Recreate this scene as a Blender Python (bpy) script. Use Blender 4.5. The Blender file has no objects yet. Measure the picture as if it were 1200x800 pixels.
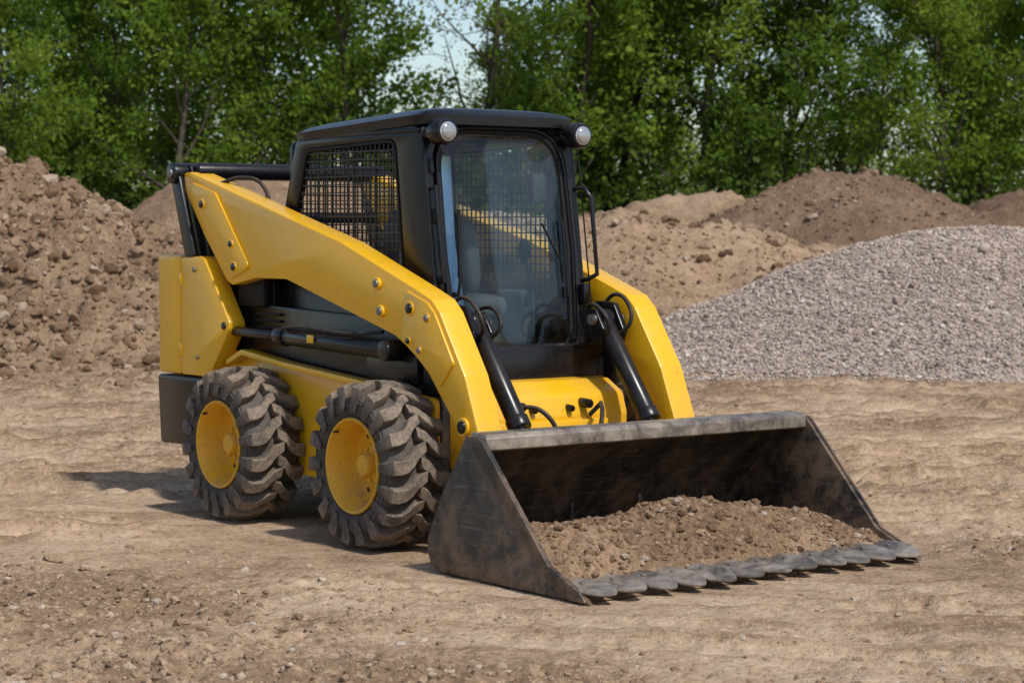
import bpy, bmesh, math, random
import numpy as np
from mathutils import Vector, Matrix
random.seed(7); rng=np.random.default_rng(11)
scn=bpy.context.scene
scn.view_settings.view_transform='Standard'; scn.view_settings.look='None'; scn.view_settings.exposure=0
col=scn.collection
R=math.radians

# ------------------------------------------------------------------ node helpers
def newmat(name):
    m=bpy.data.materials.new(name); m.use_nodes=True
    nt=m.node_tree; nt.nodes.clear()
    out=nt.nodes.new('ShaderNodeOutputMaterial')
    return m,nt,out
def N(nt,t,**kw):
    n=nt.nodes.new(t)
    for k,v in kw.items(): setattr(n,k,v)
    return n
def L(nt,a,b): nt.links.new(a,b)
def noise(nt,vec,scale,detail=3,rough=.6,dist=0):
    n=N(nt,'ShaderNodeTexNoise'); n.inputs['Scale'].default_value=scale; n.inputs['Detail'].default_value=min(detail,3)
    n.inputs['Roughness'].default_value=rough; n.inputs['Distortion'].default_value=dist
    L(nt,vec,n.inputs['Vector']); return n.outputs['Fac']
def ramp(nt,fac,stops):
    r=N(nt,'ShaderNodeValToRGB'); e=r.color_ramp.elements
    while len(e)<len(stops): e.new(.5)
    for i,(p,c) in enumerate(stops):
        e[i].position=p
        e[i].color=(c,c,c,1) if isinstance(c,(int,float)) else (*c,1)
    L(nt,fac,r.inputs['Fac']); return r.outputs['Color']
def mixc(nt,f,a,b,mode='MIX'):
    m=N(nt,'ShaderNodeMix',data_type='RGBA',blend_type=mode)
    for s,v in ((m.inputs[0],f),(m.inputs[6],a),(m.inputs[7],b)):
        if hasattr(v,'links'): L(nt,v,s)
        else: s.default_value = v if isinstance(v,(int,float)) else (*v,1)
    return m.outputs[2]
def math_(nt,op,a,b=0.0,clamp=False):
    m=N(nt,'ShaderNodeMath',operation=op,use_clamp=clamp)
    for s,v in ((m.inputs[0],a),(m.inputs[1],b)):
        if hasattr(v,'links'): L(nt,v,s)
        else: s.default_value=v
    return m.outputs[0]
def bump(nt,h,strength,dist,normal=None):
    b=N(nt,'ShaderNodeBump'); b.inputs['Strength'].default_value=strength; b.inputs['Distance'].default_value=dist
    L(nt,h,b.inputs['Height'])
    if normal is not None: L(nt,normal,b.inputs['Normal'])
    return b.outputs['Normal']
def geo(nt):
    return N(nt,'ShaderNodeNewGeometry')
def sepz(nt,vec):
    s=N(nt,'ShaderNodeSeparateXYZ'); L(nt,vec,s.inputs[0]); return s.outputs

DUST=(.31,.215,.145)
def paint(name,base,rough=.35,dust=.35,low=.6,coat=.3,metal=0.0,var=.12,scr=0.0,up=.35,spec=.4):
    m,nt,out=newmat(name); g=geo(nt); P=g.outputs['Position']; z=sepz(nt,P)[2]
    nz=sepz(nt,g.outputs['Normal'])[2]
    n1=noise(nt,P,3.2,4,.65); n2=noise(nt,P,26,4,.7)
    c=mixc(nt,n1,tuple(b*(1-var) for b in base),tuple(min(1,b*(1+var)) for b in base))
    lowf=math_(nt,'MULTIPLY',math_(nt,'SUBTRACT',1.0,math_(nt,'DIVIDE',z,1.15),True),low)
    upf=math_(nt,'MULTIPLY',math_(nt,'MAXIMUM',nz,0.0),up)
    amt=math_(nt,'ADD',math_(nt,'ADD',lowf,upf),dust)
    pat=ramp(nt,math_(nt,'ADD',math_(nt,'MULTIPLY',n1,.55),math_(nt,'MULTIPLY',n2,.45)),[(.40,0.0),(.66,1.0)])
    f=math_(nt,'MULTIPLY',amt,math_(nt,'ADD',math_(nt,'MULTIPLY',pat,.95),.03),True)
    c=mixc(nt,f,c,DUST)
    if scr>0:
        s=noise(nt,P,45,3,.8,1.5); sf=math_(nt,'MULTIPLY',ramp(nt,s,[(.62,0.0),(.66,1.0)]),scr)
        c=mixc(nt,sf,c,(.16,.12,.09))
    b=N(nt,'ShaderNodeBsdfPrincipled'); L(nt,c,b.inputs['Base Color'])
    rr=math_(nt,'ADD',math_(nt,'MULTIPLY',f,.5),math_(nt,'ADD',rough-.05,math_(nt,'MULTIPLY',n2,.12)),True)
    L(nt,rr,b.inputs['Roughness']); b.inputs['Metallic'].default_value=metal; b.inputs['Specular IOR Level'].default_value=spec
    b.inputs['Coat Weight'].default_value=coat; b.inputs['Coat Roughness'].default_value=.12
    L(nt,bump(nt,math_(nt,'ADD',n2,math_(nt,'MULTIPLY',n1,3.0)),.10,.002),b.inputs['Normal'])
    L(nt,b.outputs[0],out.inputs[0]); return m

M_yel=paint('yellow_paint',(.86,.465,.006),.30,.03,.34,.25,scr=.5,up=.18)
M_blk=paint('black_paint',(.006,.006,.0075),.26,.005,.08,.0,var=.2,up=.06,spec=.38)
M_blkm=paint('black_matte',(.006,.006,.007),.55,.015,.2,0,up=.15,spec=.25)
M_rim=paint('rim_yellow',(.82,.43,.008),.42,.10,.38,.0,scr=.6)
M_steel=paint('bare_steel',(.22,.20,.185),.45,.12,.3,0,metal=.7)
M_hose=paint('rubber_hose',(.010,.010,.010),.5,.04,.1,0,spec=.3)
M_int=paint('cab_interior',(.07,.072,.078),.7,.02,0,0)
M_seat=paint('seat_vinyl',(.13,.14,.155),.5,.02,0,0)

def mat_bucket():
    m,nt,out=newmat('worn_bucket_steel'); P=geo(nt).outputs['Position']; z=sepz(nt,P)[2]
    n1=noise(nt,P,3.2,4,.72,.5); n2=noise(nt,P,17,4,.75,.4)
    tc=N(nt,'ShaderNodeTexCoord'); mp=N(nt,'ShaderNodeMapping'); mp.inputs['Scale'].default_value=(2.0,1.4,34)
    L(nt,tc.outputs['Object'],mp.inputs[0]); st=noise(nt,mp.outputs[0],2.2,4,.65,.9)
    c=ramp(nt,n1,[(.32,(.020,.018,.017)),(.5,(.045,.038,.032)),(.66,(.115,.080,.055))])
    dz=math_(nt,'SUBTRACT',1.0,math_(nt,'DIVIDE',z,.62),True)
    df=math_(nt,'MULTIPLY',ramp(nt,math_(nt,'ADD',math_(nt,'MULTIPLY',n1,.5),math_(nt,'MULTIPLY',n2,.5)),[(.45,0.0),(.60,1.0)]),math_(nt,'ADD',math_(nt,'MULTIPLY',dz,.8),.18),True)
    c=mixc(nt,df,c,(.23,.145,.09))
    c=mixc(nt,math_(nt,'MULTIPLY',ramp(nt,st,[(.58,0.0),(.66,1.0)]),.28),c,(.28,.24,.20))
    b=N(nt,'ShaderNodeBsdfPrincipled'); L(nt,c,b.inputs['Base Color'])
    b.inputs['Metallic'].default_value=.3
    L(nt,ramp(nt,n2,[(.3,.30),(.65,.7)]),b.inputs['Roughness'])
    L(nt,bump(nt,n2,.3,.006),b.inputs['Normal'])
    L(nt,b.outputs[0],out.inputs[0]); return m
M_buck=mat_bucket()
def mat_worn_edge():
    m,nt,out=newmat('worn_edge_steel'); P=geo(nt).outputs['Position']
    n1=noise(nt,P,8,4,.7,.5); n2=noise(nt,P,50,4,.75)
    c=ramp(nt,n1,[(.36,(.10,.082,.068)),(.5,(.28,.235,.19)),(.66,(.48,.41,.33))])
    c=mixc(nt,math_(nt,'MULTIPLY',n2,.5),c,(.14,.11,.085))
    b=N(nt,'ShaderNodeBsdfPrincipled'); L(nt,c,b.inputs['Base Color']); b.inputs['Metallic'].default_value=.35
    L(nt,ramp(nt,n2,[(.3,.28),(.65,.55)]),b.inputs['Roughness'])
    L(nt,bump(nt,n2,.35,.003),b.inputs['Normal']); L(nt,b.outputs[0],out.inputs[0]); return m
M_edge=mat_worn_edge()
def mat_tire():
    m,nt,out=newmat('dusty_tire_rubber'); P=geo(nt).outputs['Position']
    a=N(nt,'ShaderNodeAttribute',attribute_name='tread').outputs['Fac']
    n1=noise(nt,P,9,4,.7); n2=noise(nt,P,60,4,.7)
    pat=ramp(nt,math_(nt,'ADD',math_(nt,'MULTIPLY',n1,.5),math_(nt,'MULTIPLY',n2,.5)),[(.40,0.0),(.62,1.0)])
    f=math_(nt,'MULTIPLY',math_(nt,'ADD',math_(nt,'MULTIPLY',a,.48),.20),math_(nt,'ADD',math_(nt,'MULTIPLY',pat,.85),.28),True)
    c=mixc(nt,f,(.030,.030,.031),(.29,.215,.15))
    b=N(nt,'ShaderNodeBsdfPrincipled'); L(nt,c,b.inputs['Base Color']); b.inputs['Roughness'].default_value=.75
    L(nt,bump(nt,math_(nt,'ADD',n2,n1),.35,.004),b.inputs['Normal']); L(nt,b.outputs[0],out.inputs[0]); return m
M_tire=mat_tire()
def mat_glass():
    m,nt,out=newmat('tinted_glass')
    P=geo(nt).outputs['Position']; n=noise(nt,P,5,3,.7)
    t=N(nt,'ShaderNodeBsdfTransparent'); t.inputs[0].default_value=(.82,.88,.88,1)
    g=N(nt,'ShaderNodeBsdfGlossy'); g.inputs['Roughness'].default_value=.02; g.inputs[0].default_value=(.9,.95,1,1)
    d=N(nt,'ShaderNodeBsdfDiffuse'); d.inputs[0].default_value=(.30,.27,.23,1)
    fr=N(nt,'ShaderNodeFresnel'); fr.inputs[0].default_value=1.42
    m1=N(nt,'ShaderNodeMixShader'); L(nt,fr.outputs[0],m1.inputs[0]); L(nt,t.outputs[0],m1.inputs[1]); L(nt,g.outputs[0],m1.inputs[2])
    m2=N(nt,'ShaderNodeMixShader'); L(nt,math_(nt,'MULTIPLY',ramp(nt,n,[(.45,.1),(.75,1.0)]),.06),m2.inputs[0]); L(nt,m1.outputs[0],m2.inputs[1]); L(nt,d.outputs[0],m2.inputs[2])
    L(nt,m2.outputs[0],out.inputs[0]); return m
M_glass=mat_glass()
def simple(name,c,rough=.5,metal=0):
    m,nt,out=newmat(name); P=geo(nt).outputs['Position']; n=noise(nt,P,40,3,.6)
    b=N(nt,'ShaderNodeBsdfPrincipled'); L(nt,mixc(nt,n,tuple(x*.85 for x in c),tuple(min(1,x*1.1) for x in c)),b.inputs['Base Color'])
    b.inputs['Roughness'].default_value=rough; b.inputs['Metallic'].default_value=metal
    L(nt,b.outputs[0],out.inputs[0]); return m
M_lens=simple('lamp_lens',(.36,.37,.37),.16,.4)
M_lensr=simple('lamp_reflector_ring',(.6,.61,.61),.2,.8)
M_chrome=simple('chrome_rod',(.5,.5,.5),.2,1)
M_wire=simple('mesh_wire',(.02,.02,.022),.5,0)

# ------------------------------------------------------------------ mesh helpers
PARENT=[None]
def finish(name,me,mat,smooth=35,parent='cur'):
    if mat: me.materials.append(mat)
    if smooth:
        me.polygons.foreach_set('use_smooth',[True]*len(me.polygons)); me.set_sharp_from_angle(angle=R(smooth))
    ob=bpy.data.objects.new(name,me); col.objects.link(ob)
    p=PARENT[0] if parent=='cur' else parent
    if p: ob.parent=p
    return ob
def bmfin(name,bm,mat,smooth=35):
    bmesh.ops.recalc_face_normals(bm,faces=bm.faces)
    me=bpy.data.meshes.new(name); bm.to_mesh(me); bm.free(); return finish(name,me,mat,smooth)
def box(name,x0,x1,y0,y1,z0,z1,mat,bev=.012,seg=2):
    bm=bmesh.new(); bmesh.ops.create_cube(bm,size=1)
    for v in bm.verts: v.co=Vector((x0+(v.co.x+.5)*(x1-x0),y0+(v.co.y+.5)*(y1-y0),z0+(v.co.z+.5)*(z1-z0)))
    if bev: bmesh.ops.bevel(bm,geom=list(bm.edges),offset=bev,segments=seg,affect='EDGES',profile=.5)
    return bmfin(name,bm,mat)
def cyl(name,p0,p1,r,mat,seg=28,bev=.004,r2=None):
    p0=Vector(p0);p1=Vector(p1);d=p1-p0
    bm=bmesh.new(); bmesh.ops.create_cone(bm,cap_ends=True,segments=seg,radius1=r,radius2=r if r2 is None else r2,depth=d.length)
    if bev:
        es=[e for e in bm.edges if len(e.link_faces)==2 and any(len(f.verts)>4 for f in e.link_faces)]
        bmesh.ops.bevel(bm,geom=es,offset=bev,segments=2,affect='EDGES',profile=.5)
    q=d.to_track_quat('Z','Y').to_matrix().to_4x4(); bm.transform(Matrix.Translation((p0+p1)/2)@q)
    return bmfin(name,bm,mat)
def lathe(name,prof,axis_p,mat,seg=64):
    vs=[];fs=[];n=len(prof)
    for i in range(seg):
        a=2*math.pi*i/seg
        for (r,t) in prof: vs.append((axis_p[0]+r*math.cos(a),axis_p[1]+t,axis_p[2]+r*math.sin(a)))
    for i in range(seg):
        j=(i+1)%seg
        for k in range(n-1): fs.append((i*n+k,i*n+k+1,j*n+k+1,j*n+k))
    me=bpy.data.meshes.new(name); me.from_pydata(vs,[],fs); me.validate()
    bm=bmesh.new(); bm.from_mesh(me); bmesh.ops.remove_doubles(bm,verts=bm.verts,dist=1e-5); bmesh.ops.recalc_face_normals(bm,faces=bm.faces); bm.to_mesh(me); bm.free()
    return finish(name,me,mat,40)
def fillet(pts,r,seg=5):
    out=[];n=len(pts)
    for i,p in enumerate(pts):
        rr=r[i] if isinstance(r,(list,tuple)) else r
        a=Vector(pts[i-1][:2]);b=Vector(p[:2]);c=Vector(pts[(i+1)%n][:2])
        if rr<=0: out.append((b.x,b.y)); continue
        u=(a-b).normalized();w=(c-b).normalized(); ang=u.angle(w)
        t=min(rr/max(math.tan(ang/2),.05),(a-b).length*.49,(c-b).length*.49)
        s=b+u*t;e=b+w*t
        for k in range(seg+1):
            q=k/seg; pt=s*(1-q)**2+b*2*q*(1-q)+e*q*q; out.append((pt.x,pt.y))
    return out
def plate(name,outer,holes,thick,M,mat,bev=.004,smooth=35):
    cu=bpy.data.curves.new(name,'CURVE'); cu.dimensions='2D'; cu.fill_mode='BOTH'
    for pl in [outer]+holes:
        s=cu.splines.new('POLY'); s.points.add(len(pl)-1)
        for i,(x,y) in enumerate(pl): s.points[i].co=(x,y,0,1)
        s.use_cyclic_u=True
    cu.extrude=max(thick/2-bev,.0001); cu.bevel_depth=bev; cu.bevel_resolution=1; cu.offset=-bev
    ob=bpy.data.objects.new(name,cu); col.objects.link(ob); dg=bpy.context.evaluated_depsgraph_get()
    me=bpy.data.meshes.new_from_object(ob.evaluated_get(dg)); bpy.data.objects.remove(ob); 
    me.materials.clear(); me.transform(M)
    bm=bmesh.new(); bm.from_mesh(me); bmesh.ops.remove_doubles(bm,verts=bm.verts,dist=1e-5); bmesh.ops.recalc_face_normals(bm,faces=bm.faces); bm.to_mesh(me); bm.free()
    return finish(name,me,mat,smooth)
def side(y):
    return Matrix(((1,0,0,0),(0,0,-1,y),(0,1,0,0),(0,0,0,1)))
def tube(name,pts,r,mat,smooth_pts=True,res=8):
    cu=bpy.data.curves.new(name,'CURVE'); cu.dimensions='3D'
    if smooth_pts:
        s=cu.splines.new('BEZIER'); s.bezier_points.add(len(pts)-1)
        for i,p in enumerate(pts):
            b=s.bezier_points[i]; b.co=p; b.handle_left_type=b.handle_right_type='AUTO'
        s.resolution_u=res
    else:
        s=cu.splines.new('POLY'); s.points.add(len(pts)-1)
        for i,p in enumerate(pts): s.points[i].co=(*p,1)
    cu.bevel_depth=r; cu.bevel_resolution=3; cu.use_fill_caps=True
    ob=bpy.data.objects.new(name,cu); col.objects.link(ob); dg=bpy.context.evaluated_depsgraph_get()
    me=bpy.data.meshes.new_from_object(ob.evaluated_get(dg)); bpy.data.objects.remove(ob); me.materials.clear()
    return finish(name,me,mat,60)
def npmesh(name,V,F,mat,smooth=False,attrs=None,parent=None):
    me=bpy.data.meshes.new(name); V=np.asarray(V,dtype=np.float32);F=np.asarray(F,dtype=np.int32); k=F.shape[1]
    me.vertices.add(len(V)); me.vertices.foreach_set('co',V.ravel())
    me.loops.add(F.size); me.loops.foreach_set('vertex_index',F.ravel())
    me.polygons.add(len(F)); me.polygons.foreach_set('loop_start',np.arange(0,F.size,k,dtype=np.int32))
    me.polygons.foreach_set('use_smooth',np.full(len(F),smooth))
    me.update(calc_edges=True)
    if attrs:
        for an,av in attrs.items():
            a=me.attributes.new(an,'FLOAT','POINT'); a.data.foreach_set('value',np.asarray(av,dtype=np.float32))
    me.materials.append(mat)
    ob=bpy.data.objects.new(name,me); col.objects.link(ob)
    if parent: ob.parent=parent
    return ob
def empty(name,loc=(0,0,0),rz=0):
    e=bpy.data.objects.new(name,None); col.objects.link(e); e.location=loc; e.rotation_euler=(0,0,rz); e.empty_display_size=.2; return e

# ------------------------------------------------------------------ SKID STEER
ORI=(.064,10.386,0); YAW=math.atan2(-.801,.598)
SK=empty('skid_steer_loader',ORI,YAW); PARENT[0]=SK

def wheel(cx,ysign):
    yc=.73*ysign; cz=.390; o=ysign; T=.004
    pr=[(.215,-.125),(.24,-.143),(.285,-.152),(.315,-.146),(.332,-.122),(.342,-.06),(.344,0),(.342,.06),(.332,.122),(.315,.146),(.285,.152),(.262,.150),(.255,.144),(.245,.144),(.238,.138),(.215,.125)]
    t=lathe('tire_carcass',[(r,tt*o) for r,tt in pr],(cx,yc,cz),M_tire,96)
    a=t.data.attributes.new('tread','FLOAT','POINT')
    vals=[.30 if math.hypot(v.co.x-cx,v.co.z-cz)>.325 else 0.12 for v in t.data.vertices]; a.data.foreach_set('value',vals)
    V=[];F=[];nl=18
    stations=[(-.016,.3895+T,.0),(.030,.3895+T,.045),(.055,.389+T,.105),(.085,.386+T,.150),(.118,.380+T,.165),(.152,.366+T,.165),(.163,.308,.165)]
    ww=[.070,.080,.082,.084,.090,.092,.060]
    ph=random.uniform(0,1)
    for sd in (-1,1):
        for i in range(nl):
            th0=2*math.pi*(i+ph+(.5 if sd>0 else 0))/nl+random.uniform(-.01,.01)
            base=len(V); ns=len(stations)
            for k,(y,ro,dt) in enumerate(stations):
                w=ww[k]+random.uniform(-.003,.003)
                ri=ro-.055
                tt=th0-dt*1.45
                yy=yc+y*sd*o
                ro2=ro+random.uniform(-.0012,.0012)
                for (rr,ta) in ((ri,tt-w-.010),(ro2-.004,tt-w+.003),(ro2,tt-w+.014),(ro2,tt+w-.014),(ro2-.004,tt+w-.003),(ri,tt+w+.010)):
                    V.append((cx+rr*math.cos(ta),yy,cz+rr*math.sin(ta)))
            for k in range(ns-1):
                for q in range(5):
                    a0=base+k*6+q; F.append((a0,a0+1,a0+7,a0+6))
            F.append(tuple(base+q for q in range(6))); F.append(tuple(base+(ns-1)*6+q for q in range(6)))
    me=bpy.data.meshes.new('tire_lugs'); me.from_pydata(V,[],F)
    bm=bmesh.new(); bm.from_mesh(me); bmesh.ops.recalc_face_normals(bm,faces=bm.faces); bm.to_mesh(me); bm.free()
    finish('tire_lugs',me,M_tire,30)
    a=me.attributes.new('tread','FLOAT','POINT'); a.data.foreach_set('value',[1.35 if math.hypot(v.co.x-cx,v.co.z-cz)>.355 else .35 for v in me.vertices])
    lathe('sidewall_ring',[(.298,.1485*o),(.300,.1545*o),(.304,.1545*o),(.306,.1475*o)],(cx,yc,cz),M_tire,96)
    lathe('sidewall_ring',[(.270,.1490*o),(.272,.1535*o),(.275,.1535*o),(.277,.1490*o)],(cx,yc,cz),M_tire,96)
    rp=[(.222,.13),(.226,.142),(.221,.150),(.212,.147),(.206,.128),(.198,.115),(.190,.04),(.172,.008),(.150,.002),(.125,.010),(.100,.016),(.092,.020),(.088,.040),(.058,.048),(.054,.080),(.047,.088),(.0005,.088)]
    lathe('rim',[(r,tt*o) for r,tt in rp],(cx,yc,cz),M_rim,64)
    lathe('rim_back',[(.222,.13*o),(.215,-.12*o),(.0005,-.12*o)],(cx,yc,cz),M_blkm,48)
    for i in range(8):
        a=2*math.pi*i/8+.2
        p=(cx+.072*math.cos(a),yc+.043*o,cz+.072*math.sin(a)); cyl('lug_nut',p,(p[0],p[1]+.016*o,p[2]),.0095,M_rim,6,.001)
    for i in range(6):
        a=2*math.pi*i/6
        p=(cx+.145*math.cos(a),yc+.002*o,cz+.145*math.sin(a)); cyl('rim_hole',p,(p[0],p[1]+.005*o,p[2]),.012,M_blkm,16,.001)
    p=(cx+.2*math.cos(2.3),yc+.13*o,cz+.2*math.sin(2.3)); cyl('valve_stem',p,(p[0]-.0,p[1]+.03*o,p[2]),.005,M_blkm,8,.001)
    cyl('axle',(cx,yc-.12*o,cz),(cx,.40*o,cz),.08,M_blkm)
for cx in (-.18,-1.45):
    for s in (-1,1): wheel(cx,s)

# chassis
ch=[(-2.30,.24),(-.02,.24),(.06,.34),(.06,.70),(-.20,.725),(-1.25,.80),(-1.70,.845),(-2.3,.845)]
for s in (-1,1):
    plate('chassis_side',fillet(ch,.04),[],.03,side(.555*s),M_yel,.006)
box('chassis_core',-2.28,.04,-.54,.54,.25,.70,M_blkm,.02)
box('engine_block',-2.40,-1.55,-.52,.52,.70,1.22,M_blkm,.03)
for s in (-1,1):
    plate('fender_lip',fillet([(-1.78,.80),(-1.62,.86),(-1.2,.815),(-.25,.745),(-.06,.72),(-.06,.70),(-.25,.715),(-1.2,.785),(-1.62,.83),(-1.78,.77)],.01),[],.08,side(.60*s),M_yel,.006)
    plate('mid_body_side',fillet([(-1.78,.84),(-1.25,.80),(-.2,.725),(.04,.71),(.04,.93),(-.35,1.06),(-1.78,1.10)],.03),[],.03,side(.53*s),M_blk,.006)
    for k in range(5):
        box('cooling_louver',-1.62,-1.36,(.548 if s>0 else -.556),(.556 if s>0 else -.548),.90+k*.035,.915+k*.035,M_blkm,.002)
    box('mid_step',-.52,-.08,min(.545*s,.575*s),max(.545*s,.575*s),.76,.90,M_blk,.012)
    box('engine_side_grille',-1.78,-1.50,min(.50*s,.57*s),max(.50*s,.57*s),1.08,1.26,M_blkm,.02)
box('cab_base',-1.5,.0,-.50,.50,.70,.93,M_blk,.03)

for s in (-1,1):
    plate('tower_side_panel',fillet([(-2.215,1.335),(-2.0,1.343),(-1.955,1.33),(-1.69,1.00),(-1.69,.96),(-1.90,.715),(-1.95,.70),(-2.215,.70)],[.02,.02,.03,.04,.04,.03,.02,.02]),[],.10,side(.62*s),M_yel,.010)
    plate('tail_side_panel',fillet([(-2.49,1.35),(-2.225,1.345),(-2.225,.70),(-2.49,.70)],.03),[],.12,side(.605*s),M_yel,.014)
    plate('rear_bumper_side',fillet([(-2.50,.69),(-1.90,.69),(-1.93,.5),(-2.1,.32),(-2.47,.31)],.03),[],.14,side(.60*s),M_blk,.012)
    plate('tower_upright',fillet([(-2.36,1.84),(-2.22,1.84),(-2.10,1.65),(-2.00,1.33),(-2.22,1.33),(-2.30,1.6)],.03),[],.05,side(.585*s),M_blk,.006)
    plate('tower_link',fillet([(-2.34,1.80),(-2.25,1.83),(-2.06,1.34),(-2.17,1.34)],.015),[],.03,side(.655*s),M_blk,.004)
    cyl('tower_pivot',(-2.28,.56*s,1.79),(-2.28,.69*s,1.79),.056,M_blk)
    cyl('tower_pivot_cap',(-2.28,.69*s,1.79),(-2.28,.705*s,1.79),.026,M_steel)
    cyl('panel_bolt',(-2.06,.668*s,1.27),(-2.06,.68*s,1.27),.014,M_steel,12,.002)
    cyl('panel_bolt',(-1.74,.668*s,.98),(-1.74,.68*s,.98),.020,M_blk,12,.002)
    cyl('panel_bolt',(-2.03,.668*s,.80),(-2.03,.68*s,.80),.011,M_steel,12,.002)
    box('door_hinge',-2.235,-2.205,min(.66*s,.675*s),max(.66*s,.675*s),1.18,1.25,M_yel,.004)
    box('door_hinge',-2.235,-2.205,min(.66*s,.675*s),max(.66*s,.675*s),.80,.87,M_yel,.004)
box('rear_door',-2.50,-2.42,-.55,.55,.70,1.34,M_yel,.03)
box('rear_bumper',-2.50,-2.3,-.54,.54,.31,.69,M_blk,.02)
box('engine_hood',-2.44,-1.52,-.55,.55,1.20,1.33,M_blk,.05,3)
cyl('cross_tube',(-2.16,-.60,1.80),(-2.16,.60,1.80),.046,M_blk)
cyl('cross_tube_lower',(-2.10,-.58,1.55),(-2.10,.58,1.55),.03,M_blk)

arm=[(-2.22,1.79),(-2.15,1.795),(-.634,1.425),(.03,1.205),(.14,1.165),(.205,1.11),(.40,.83),(.505,.58),(.54,.28),(.43,.28),(.40,.527),(.097,.846),(-.043,.934),(-.164,.99),(-1.15,1.235),(-1.457,1.235),(-1.70,1.195),(-1.76,1.22),(-2.0,1.457),(-2.21,1.70)]
fr=[.02,.04,.2,.03,.02,.02,.05,.05,.03,.03,.04,.04,.04,.06,.06,.05,.03,.03,.04,.03]
for s in (-1,1):
    plate('lift_arm',fillet(arm,fr,6),[],.135,side(.5775*s),M_yel,.007)
    plate('arm_front_gusset',fillet([(-.06,1.205),(.12,1.15),(.18,1.10),(.33,.88),(.22,.77),(.03,.90),(-.10,.975)],.02),[],.012,side(.649*s),M_yel,.003)
    plate('arm_rear_gusset',fillet([(-2.12,1.74),(-1.86,1.68),(-1.50,1.29),(-1.70,1.225),(-1.95,1.47),(-2.14,1.67)],.03),[],.012,side(.649*s),M_yel,.003)
    for (bx,bz,br,bm_) in ((-2.0,1.62,.020,M_blk),(-1.69,1.41,.016,M_blk),(-1.66,1.29,.020,M_blk),(-.30,1.23,.020,M_steel),(-.27,1.10,.020,M_steel),(-.02,1.12,.024,M_blk),(.12,1.08,.016,M_steel),(-.03,.97,.014,M_blk),(.06,.93,.014,M_steel),(.40,.60,.03,M_blk)):
        cyl('arm_pin_washer',(bx,.645*s,bz),(bx,.660*s,bz),br*1.45,M_yel,20,.002)
        cyl('arm_pin',(bx,.648*s,bz),(bx,.668*s,bz),br,bm_,20,.004)
    cyl('lift_cylinder_barrel',(-1.18,.625*s,.945),(-.22,.625*s,.915),.044,M_blk,28,.008)
    cyl('lift_cylinder_rod',(-1.80,.625*s,.955),(-1.18,.625*s,.945),.026,M_blk,20,.002)
    cyl('lift_cylinder_gland',(-1.25,.625*s,.947),(-1.17,.625*s,.945),.052,M_blk,24,.006)
    cyl('lift_cylinder_pin',(-1.78,.54*s,.955),(-1.78,.665*s,.955),.045,M_blk,24,.006)
    cyl('lift_cylinder_pin',(-.22,.54*s,.915),(-.22,.675*s,.915),.05,M_blk,24,.006)
    tube('hydraulic_line',[(-1.15,.665*s,.99),(-1.0,.672*s,1.0),(-.5,.66*s,.985),(-.3,.62*s,1.0)],.009,M_hose)
    box('yellow_tab',-.9,-.84,min(.672*s,.678*s),max(.672*s,.678*s),.925,.965,M_yel,.002)
    yt=.385*s
    plate('tilt_bracket',fillet([(-.02,1.14),(.14,1.13),(.22,1.0),(.18,.90),(.05,.98)],.03),[],.03,side(.445*s),M_blk,.005)
    plate('tilt_bracket',fillet([(-.02,1.10),(.13,1.10),(.20,1.0),(.16,.92),(.05,.98)],.03),[],.02,side(.335*s),M_blk,.005)
    cyl('tilt_pin',(.12,.30*s,1.05),(.12,.50*s,1.05),.026,M_steel,20,.004)
    cyl('tilt_eye',(.12,.35*s,1.05),(.12,.42*s,1.05),.050,M_blk,24,.006)
    cyl('tilt_cylinder_barrel',(.13,yt,1.03),(.46,yt,.60),.048,M_blk,28,.008)
    cyl('tilt_cylinder_gland',(.44,yt,.626),(.475,yt,.58),.055,M_blk,28,.006)
    cyl('tilt_cylinder_rod',(.47,yt,.585),(.58,yt,.43),.026,M_chrome,20,.002)
    cyl('tilt_rod_eye',(.58,.34*s,.42),(.58,.43*s,.42),.05,M_blk,24,.006)
    tube('hydraulic_hose',[(.21,.42*s,.985),(.26,.44*s,1.04),(.22,.455*s,1.13),(.12,.46*s,1.17),(.03,.46*s,1.12)],.010,M_hose)
    tube('hydraulic_hose',[(.19,.345*s,.98),(.235,.325*s,1.03),(.19,.31*s,1.10),(.10,.32*s,1.12),(.03,.35*s,1.06)],.010,M_hose)
    tube('hydraulic_hose',[(-1.95,.60*s,1.72),(-1.80,.52*s,1.76),(-1.62,.49*s,1.70),(-1.55,.50*s,1.52)],.011,M_hose)
    tube('coupler_hose',[(.22,.22*s,.60),(.27,.24*s,.65),(.33,.20*s,.66),(.39,.16*s,.62),(.42,.12*s,.54)],.011,M_hose)
    cyl('hose_coupler',(.17,.20*s,.66),(.25,.20*s,.655),.022,M_blk,20,.004)
    cyl('hose_coupler',(.17,.11*s,.64),(.23,.11*s,.635),.016,M_blk,20,.004)
    box('coupler_plate',.47,.57,min(.30*s,.62*s),max(.30*s,.62*s),.12,.44,M_blk,.02)
cyl('arm_cross_tube',(.45,-.55,.40),(.45,.55,.40),.05,M_yel)
cm=[(-.03,.36),(.19,.36),(.205,.60),(.17,.70),(.06,.76),(-.03,.77)]
plate('front_cross_member',fillet(cm,[.01,.02,.05,.07,.05,.01],6),[],.94,side(0),M_yel,.012)
box('front_step',.195,.22,-.34,.34,.40,.58,M_yel,.008)
for yy in (-.25,-.05,.20): cyl('cross_member_bolt',(.18,yy,.52),(.235,yy,.52),.012,M_steel,12,.002)

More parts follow.
